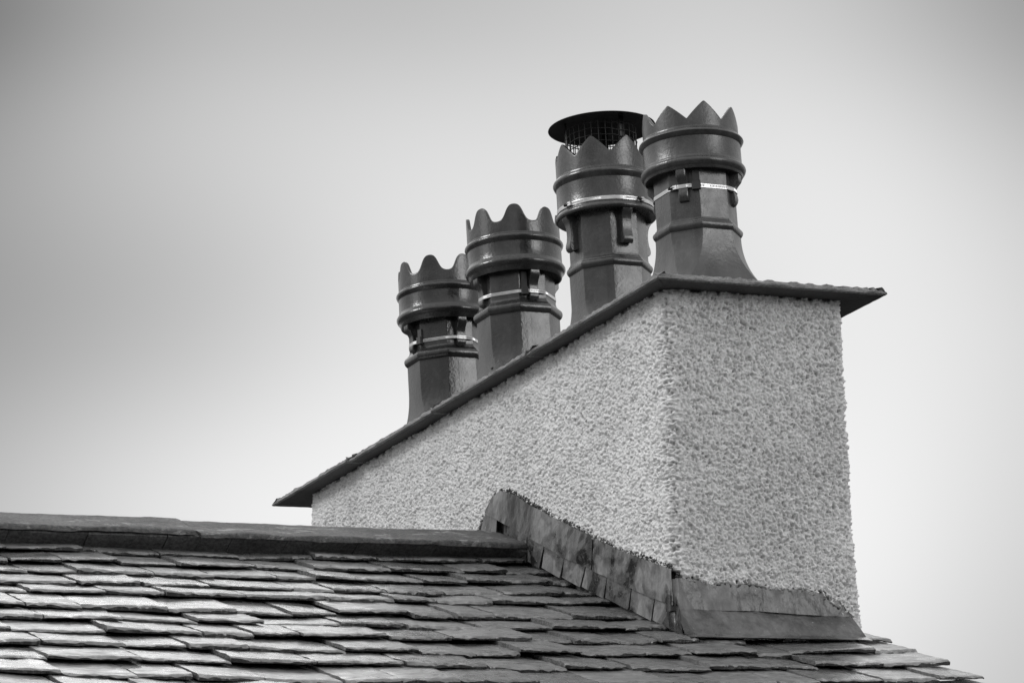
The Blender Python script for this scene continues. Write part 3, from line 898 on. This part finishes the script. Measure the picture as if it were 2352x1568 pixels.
# ---------------------------------------------------------------- the cowl in pot 3
cowl = empty('chimney_cowl', (XP, POTY[3], 0.80))
tag(cowl, 'black disc-topped rain cowl with a wire cage set in the pot second from the right', 'chimney cowl')
b = MB()
hp = [(0.2100, 0.9800), (0.2118, 0.9815), (0.2110, 0.9835), (0.19, 0.990), (0.15, 1.000), (0.10, 1.008), (0.05, 1.012), (0.0005, 1.013)]
hu = [(0.2100, 0.9800), (0.190, 0.9862), (0.15, 0.996), (0.10, 1.004), (0.05, 1.008), (0.0005, 1.009)]
lathe(b, hp); lathe(b, hu, flip=True)
o = b.build('hood', M['black'], angle=50); under(o, cowl); o.location = (XP+0.007, POTY[3], 0)
b = MB()
RC = 0.139
for zc in (0.965, 0.938, 0.911, 0.884, 0.857, 0.830, 0.803, 0.776):
    G = []
    for t in np.linspace(0, 2*np.pi, 96, endpoint=False):
        rr_ = RC+0.0015*math.sin(5*t+zc*60)
        G.append([(math.cos(t)*(rr_+0.0021*math.cos(a)), math.sin(t)*(rr_+0.0021*math.cos(a)), zc+0.0021*math.sin(a)+0.0035*math.sin(3*t+zc*30)+0.0015*math.sin(11*t+zc*70)) for a in np.linspace(0, 2*np.pi, 6, endpoint=False)])
    b.grid(np.array(G), closed_u=True, closed_v=True)
for k in range(32):
    t = k/32*2*math.pi+0.05; rr_ = RC+0.0015*math.sin(5*t)
    cyl_between(b, (math.cos(t)*rr_, math.sin(t)*rr_, 0.75), (math.cos(t)*rr_, math.sin(t)*rr_, 0.972), 0.0021, 6)
o = b.build('wire_cage', M['black']); under(o, cowl); o.location = (XP, POTY[3], 0)
for ang in (-76, 53, 165):
    b = MB(); box_at(b, ang, 0.133, 0.88, 0.003, 0.024, 0.235, bev=0.0006)
    o = b.build('strap', M['dark_steel'], smooth=False); under(o, cowl); o.location = (XP-0.006, POTY[3], 0)

# ---------------------------------------------------------------- the house
house = empty('house', (-2.6, RY, -4.6))
tag(house, 'house with a wet riven-slate roof and stone ridge tiles below the chimney', 'house')
SK = 0.035
BUTTS = [1.118, 0.928, 0.746, 0.554, 0.401, 0.170, 0.004, -0.181, -0.371, -0.558, -0.766]
while BUTTS[-1] > -2.75: BUTTS.append(BUTTS[-1]-0.205)

def skew(x):
    return 0.0336*((np.maximum(x, -3.0)+1.256)**2-0.5535)

def slates(front=True):
    Vs = []; Fs = []; At = []; n0 = 0
    rr = np.random.RandomState(5 if front else 6)
    cosr = 1/math.sqrt(1+K*K)
    for ci, yb in enumerate(BUTTS):
        gauge = (BUTTS[ci-1]-yb) if ci else 0.19
        fine = front and yb > -1.3
        x = 0.745+rr.uniform(-0.02, 0.02)-(0.18 if ci % 2 else 0)*0
        first = True
        while x > -6.3:
            w = rr.uniform(0.16, 0.31) if rr.rand() < 0.85 else rr.uniform(0.11, 0.17)
            if first: w = rr.uniform(0.16, 0.34); first = False
            x1 = x; x0 = x-w; x = x0-rr.uniform(0.002, 0.010)
            nu = 44 if (fine and x1 > -3.3) else 8; nv = 16 if nu > 8 else 6
            th = rr.uniform(0.009, 0.016); lift = rr.uniform(-0.004, 0.010)
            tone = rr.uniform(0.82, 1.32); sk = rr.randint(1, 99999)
            # inside the chimney: skip
            yl = yb+skew(0.5*(x0+x1))
            if front and x0 > 0.02 and x1 < W-0.10 and yl > 0.02: continue
            if front and yl > 0.02 and x1 > -0.03:
                if x0 > -0.05: continue
                x1 = -0.03
            u = np.linspace(0, 1, nu); ww = x1-x0
            vf = np.concatenate([[0, 0.012, 0.03, 0.05, 0.08], np.linspace(0.13, 1, nv-5)]) if nv > 6 else np.linspace(0, 1, nv)
            Uq, Vq = np.meshgrid(u, vf, indexing='ij')
            crn = 0.014*rr.uniform(0.0, 1.0)**2; crl = 0.016*rr.uniform(0.0, 1.0)
            low = 0.016*fbm(u*ww*14, 0*u, sk, 3)*2 + 0.011*fbm(u*ww*52, 0*u, sk+3, 3)*2
            low += crn*np.clip(1-(1-u)*ww/0.035, 0, 1)**1.6 + crl*np.clip(1-u*ww/0.035, 0, 1)**1.6
            low += rr.uniform(-0.014, 0.014)+ rr.uniform(-0.030, 0.030)*(u-0.5)
            sideL = 0.005*fbm(vf*6, 0*vf, sk+7, 3)*2; sideR = 0.005*fbm(vf*6, 0*vf, sk+8, 3)*2
            length = gauge*1.55
            S = low[:, None]*(1-Vq)**2 + Vq*length                     # distance up the slope from the butt line (in y)
            Xq = x0+sideL[None]*(1-Uq)+sideR[None]*Uq+Uq*ww
            yy = np.minimum((yb+skew(Xq))+S*cosr, RY-0.02)
            # height of the top surface above the deck
            Ht = 0.0+lift - (0.0175/gauge)*S + rr.uniform(-0.010, 0.010)*(Uq-0.5)
            Ht = Ht+0.0032*fbm(Xq*8, yy*9, sk+11, 3)*2+0.0026*fbm(Xq*16, yy*55, sk+12, 4)*2
            # dressed (chipped) lower edge: bevelled down, unevenly
            bw_ = 0.004+0.016*vnoise(u*ww*26, 0*u, sk+20)**2+0.008*vnoise(u*ww*95, 0*u, sk+21)
            dd = np.clip(1-(S-low[:, None]*(1-Vq)**2)/bw_[:, None], 0, 1)
            Ht = Ht-dd**1.3*(th*0.55)*(0.5+0.9*vnoise(u*ww*45, 0*u, sk+22))[:, None]
            ed = np.clip(1-np.minimum(Uq, 1-Uq)*ww/0.010, 0, 1); Ht = Ht-ed*0.0015*vnoise(vf*20, 0*vf, sk+23)[None]
            zt = roof_z(yy)+Ht
            zt = zt-np.maximum(zt-(roof_z(RY-0.11)-0.004), 0)*(yy > RY-0.13) if ci == 0 else zt
            Hb = np.minimum(lift-(0.0175/gauge)*S-th, Ht-0.003)
            zb_ = roof_z(yy)+Hb
            if not front:
                yo = 2*RY-yy
            else: yo = yy
            top = np.stack([Xq, yo, zt], -1); bot = np.stack([Xq, yo+(0.004 if front else -0.004), zb_], -1)
            def addg(G, flip):
                nonlocal n0
                a, c_ = G.shape[:2]
                i = np.arange(a-1)[:, None]; j = np.arange(c_-1)[None]
                q = np.stack([i*c_+j, (i+1)*c_+j, (i+1)*c_+j+1, i*c_+j+1], -1).reshape(-1, 4)+n0
                if flip: q = q[:, ::-1]
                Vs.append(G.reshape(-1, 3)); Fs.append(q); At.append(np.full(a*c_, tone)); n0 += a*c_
            fl_ = not front
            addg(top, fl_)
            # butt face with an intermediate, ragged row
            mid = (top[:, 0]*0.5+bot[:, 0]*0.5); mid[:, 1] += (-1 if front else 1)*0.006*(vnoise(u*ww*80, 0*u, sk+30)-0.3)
            addg(np.stack([bot[:, 0], mid, top[:, 0]], 1), fl_); At[-1] *= 0.28  # butt faces coloured darker, standing in for shade below the top edge
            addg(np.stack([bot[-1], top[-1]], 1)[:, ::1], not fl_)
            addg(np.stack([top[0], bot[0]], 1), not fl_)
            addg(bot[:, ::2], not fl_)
    V = np.concatenate(Vs); Fq = np.concatenate(Fs); A_ = np.concatenate(At)
    me = bpy.data.meshes.new('slate_roof'); nF = len(Fq)
    me.vertices.add(len(V)); me.vertices.foreach_set('co', V.reshape(-1).astype(np.float32))
    me.loops.add(nF*4); me.loops.foreach_set('vertex_index', Fq.reshape(-1).astype(np.int32))
    me.polygons.add(nF); me.polygons.foreach_set('loop_start', np.arange(0, nF*4, 4, dtype=np.int32)); me.polygons.foreach_set('loop_total', np.full(nF, 4, np.int32))
    me.update(calc_edges=True)
    me.polygons.foreach_set('use_smooth', np.ones(nF, bool))
    a = me.attributes.new('stain_shade', 'FLOAT', 'POINT'); a.data.foreach_set('value', A_.astype(np.float32))
    me.materials.append(M['slate'])
    o = bpy.data.objects.new('slate_roof', me); COL.objects.link(o)
    return under(o, house)
roof = slates(True)
slates(False)
# roof deck below the slates (closed wedge)
b = MB()
xa, xb = -6.3, 0.66
ye = -2.95; yk = 2*RY-ye; dd = 0.045
zr_ = roof_z(RY)-dd; ze = roof_z(ye)-dd
b.add([(xa, ye, ze), (xb, ye, ze), (xb, RY, zr_), (xa, RY, zr_), (xa, yk, ze), (xb, yk, ze),
       (xa, ye, ze-0.08), (xb, ye, ze-0.08), (xb, RY, zr_-0.10), (xa, RY, zr_-0.10), (xa, yk, ze-0.08), (xb, yk, ze-0.08)],
      [(0, 1, 2, 3), (3, 2, 5, 4), (7, 6, 9, 8), (8, 9, 10, 11), (0, 6, 7, 1), (5, 11, 10, 4), (1, 7, 8, 2), (2, 8, 11, 5), (0, 3, 9, 6), (3, 4, 10, 9)])
under(b.build('roof_deck', M['wood'], smooth=False), house)

# ridge tiles
def ridge_tile(x0, x1, z0, seed, end_chip=0.0):
    b = MB(); nx_ = max(8, int((x1-x0)/0.012)); xs_ = np.linspace(x0, x1, nx_)
    half = [(-0.250, -0.114), (-0.252, -0.103), (-0.248, -0.095), (-0.238, -0.090), (-0.18, -0.068), (-0.12, -0.0445), (-0.06, -0.021), (-0.022, -0.006)]
    sec = half+[(0, -0.001)]+[(-a_, c_) for a_, c_ in half[::-1]]+[(0.23, -0.106), (0.0, -0.025), (-0.23, -0.106)]
    G = np.zeros((nx_, len(sec), 3))
    for k, (dy, dz_) in enumerate(sec):
        w1 = 0.0055*fbm(xs_*7, 0*xs_+k*0.35, seed, 4)*2; w2 = 0.005*fbm(xs_*22, 0*xs_+k*0.7, seed+9, 3)*2
        G[:, k, 0] = xs_; G[:, k, 1] = RY+dy+w2*0.6; G[:, k, 2] = z0+dz_+w1+w2*0.6
    if end_chip:
        for k in range(len(sec)):
            f = np.clip((xs_-(x1-end_chip))/end_chip, 0, 1)
            G[:, k, 2] -= f**2*0.022*np.clip(1-abs(sec[k][0])/0.28, 0.1, 1)*(0.8+0.4*vnoise(xs_*40, 0*xs_, 3))
    G[0, :, 0] += 0.010*(vnoise(np.arange(len(sec))*0.8, 0*np.arange(len(sec)), seed+2)-0.5); G[-1, :, 0] += 0.014*(vnoise(np.arange(len(sec))*0.8, 0*np.arange(len(sec)), seed+4)-0.5)
    b.grid(G, closed_v=True)
    k = len(sec); b.add(G[0], [list(range(k))]); b.add(G[-1], [list(range(k))[::-1]])
    return under(b.build('ridge_tile', M['ridge'], angle=50), roof)
ridge_tile(-1.333, 0.006, -0.580, 500, 0.07)
ridge_tile(-2.62, -1.349, -0.570, 520)
ridge_tile(-3.90, -2.63, -0.576, 540)
ridge_tile(-5.15, -3.91, -0.572, 560)
ridge_tile(-6.30, -5.16, -0.575, 580)
# mortar bedding in cracked lengths
for side in (-1, 1):
    b = MB(); rr = random.Random(4); x = -0.004
    while x > -6.25:
        w = rr.uniform(0.07, 0.34); x0 = max(x-w, -6.28); g_ = rr.uniform(0.0015, 0.004)
        nx_ = max(4, int(w/0.012)); xs_ = np.linspace(x0+g_, x, nx_)
        wv = 0.004*fbm(xs_*12, 0*xs_, 700, 3)*2; cr = 0.004*fbm(xs_*50, 0*xs_, 701, 2)
        lowz = 0.006*fbm(xs_*18, 0*xs_, 703, 3)*2
        y0 = 0
        rows = []
        blk = np.clip((xs_+0.085)/0.02, 0, 1)                 # the lump of mortar that closes the end by the chimney
        for (dy, zz0, r_) in ((0.10, -0.640, 0), (0.236, -0.682, 0), (0.240, -0.690, 1), (0.228, -0.698, 1), (0.200, -0.710, 1), (0.172, -0.722, 1), (0.160, -0.732, 1), (0.09, -0.735, 0)):
            yy = RY+side*(dy+(wv+cr)*r_+blk*(0.012 if 0.2 < dy else 0)*r_)
            zz1 = zz0+lowz*r_*0.8-blk*r_*(0.020 if dy > 0.12 else 0.0)+0*xs_
            rows.append(np.stack([xs_, yy, zz1], -1))
        G = np.array(rows).transpose(1, 0, 2)
        b.grid(G, flip=(side > 0)); kk = len(rows)
        b.add(G[0], [list(range(kk))]); b.add(G[-1], [list(range(kk))[::-1]])
        x = x0
    under(b.build('mortar_bedding', M['bed'], angle=50), roof)
b = MB(); b.add([(-6.28, RY-0.098, -0.655), (-0.004, RY-0.098, -0.655), (-0.004, RY-0.098, -0.72), (-6.28, RY-0.098, -0.72)], [(0, 1, 2, 3)])
b.add([(-6.28, RY+0.098, -0.655), (-0.004, RY+0.098, -0.655), (-0.004, RY+0.098, -0.72), (-6.28, RY+0.098, -0.72)], [(3, 2, 1, 0)])
under(b.build('dark_backing', M['black'], smooth=False), roof)  # black sheets behind the bedding stand in for shade in its cracks

# walls, eaves and openings below the roof (out of the frame, seen only from other places)
b = MB()
x0, x1, y0, y1, zg = -6.1, 0.60, -2.7, 2*RY+2.7, -4.7
zt0 = roof_z(y0)-0.13; ztr = roof_z(RY)-0.16
b.add([(x0, y0, zg), (x1, y0, zg), (x1, y1, zg), (x0, y1, zg), (x0, y0, zt0), (x1, y0, zt0), (x1, y1, zt0), (x0, y1, zt0), (x1, RY, ztr), (x0, RY, ztr)],
      [(0, 1, 5, 4), (1, 2, 6, 8, 5), (2, 3, 7, 6), (3, 0, 4, 9, 7), (4, 5, 8, 9), (9, 8, 6, 7)])
under(b.build('wall', M['plain'], smooth=False), house)
for sgn, yy in ((-1, -3.02), (1, 2*RY+3.02)):
    b = MB(); G = []
    for xx in (-6.35, 0.70):
        G.append([(xx, yy+0.055*math.cos(a), roof_z(-3.0)-0.07+0.055*math.sin(a)) for a in np.linspace(math.pi, 2*math.pi, 12)]+[(xx, yy+0.050*math.cos(a), roof_z(-3.0)-0.07+0.050*math.sin(a)) for a in np.linspace(2*math.pi, math.pi, 12)])
    b.grid(np.array(G), closed_v=True)
    under(b.build('gutter', M['gutter']), house)
for wx_ in (-4.8, -1.6):
    b = MB()
    def bx(b, c, d):
        c = np.array(c); d = np.array(d)/2
        v_ = [c+d*np.array(s__) for s__ in ((-1, -1, -1), (1, -1, -1), (1, 1, -1), (-1, 1, -1), (-1, -1, 1), (1, -1, 1), (1, 1, 1), (-1, 1, 1))]
        b.add(v_, [(3, 2, 1, 0), (4, 5, 6, 7), (0, 1, 5, 4), (1, 2, 6, 5), (2, 3, 7, 6), (3, 0, 4, 7)])
    bx(b, (wx_-0.55, -2.72, -3.4), (0.08, 0.08, 1.0)); bx(b, (wx_+0.55, -2.72, -3.4), (0.08, 0.08, 1.0))
    bx(b, (wx_, -2.722, -2.95), (1.02, 0.08, 0.08)); bx(b, (wx_, -2.722, -3.86), (1.02, 0.08, 0.08)); bx(b, (wx_, -2.718, -3.4), (0.05, 0.07, 0.83))
    w_ = under(b.build('window', M['white'], smooth=False), house)
    b = MB(); bx(b, (wx_, -2.705, -3.4), (1.01, 0.02, 0.83)); under(b.build('pane', M['glass'], smooth=False), w_)
b = MB(); bx(b, (-3.2, -2.72, -3.6), (0.95, 0.06, 2.05)); dr = under(b.build('door', M['wood'], smooth=False), house)
b = MB(); bx(b, (-2.85, -2.77, -3.6), (0.03, 0.05, 0.14)); under(b.build('handle', M['steel'], smooth=False), dr)
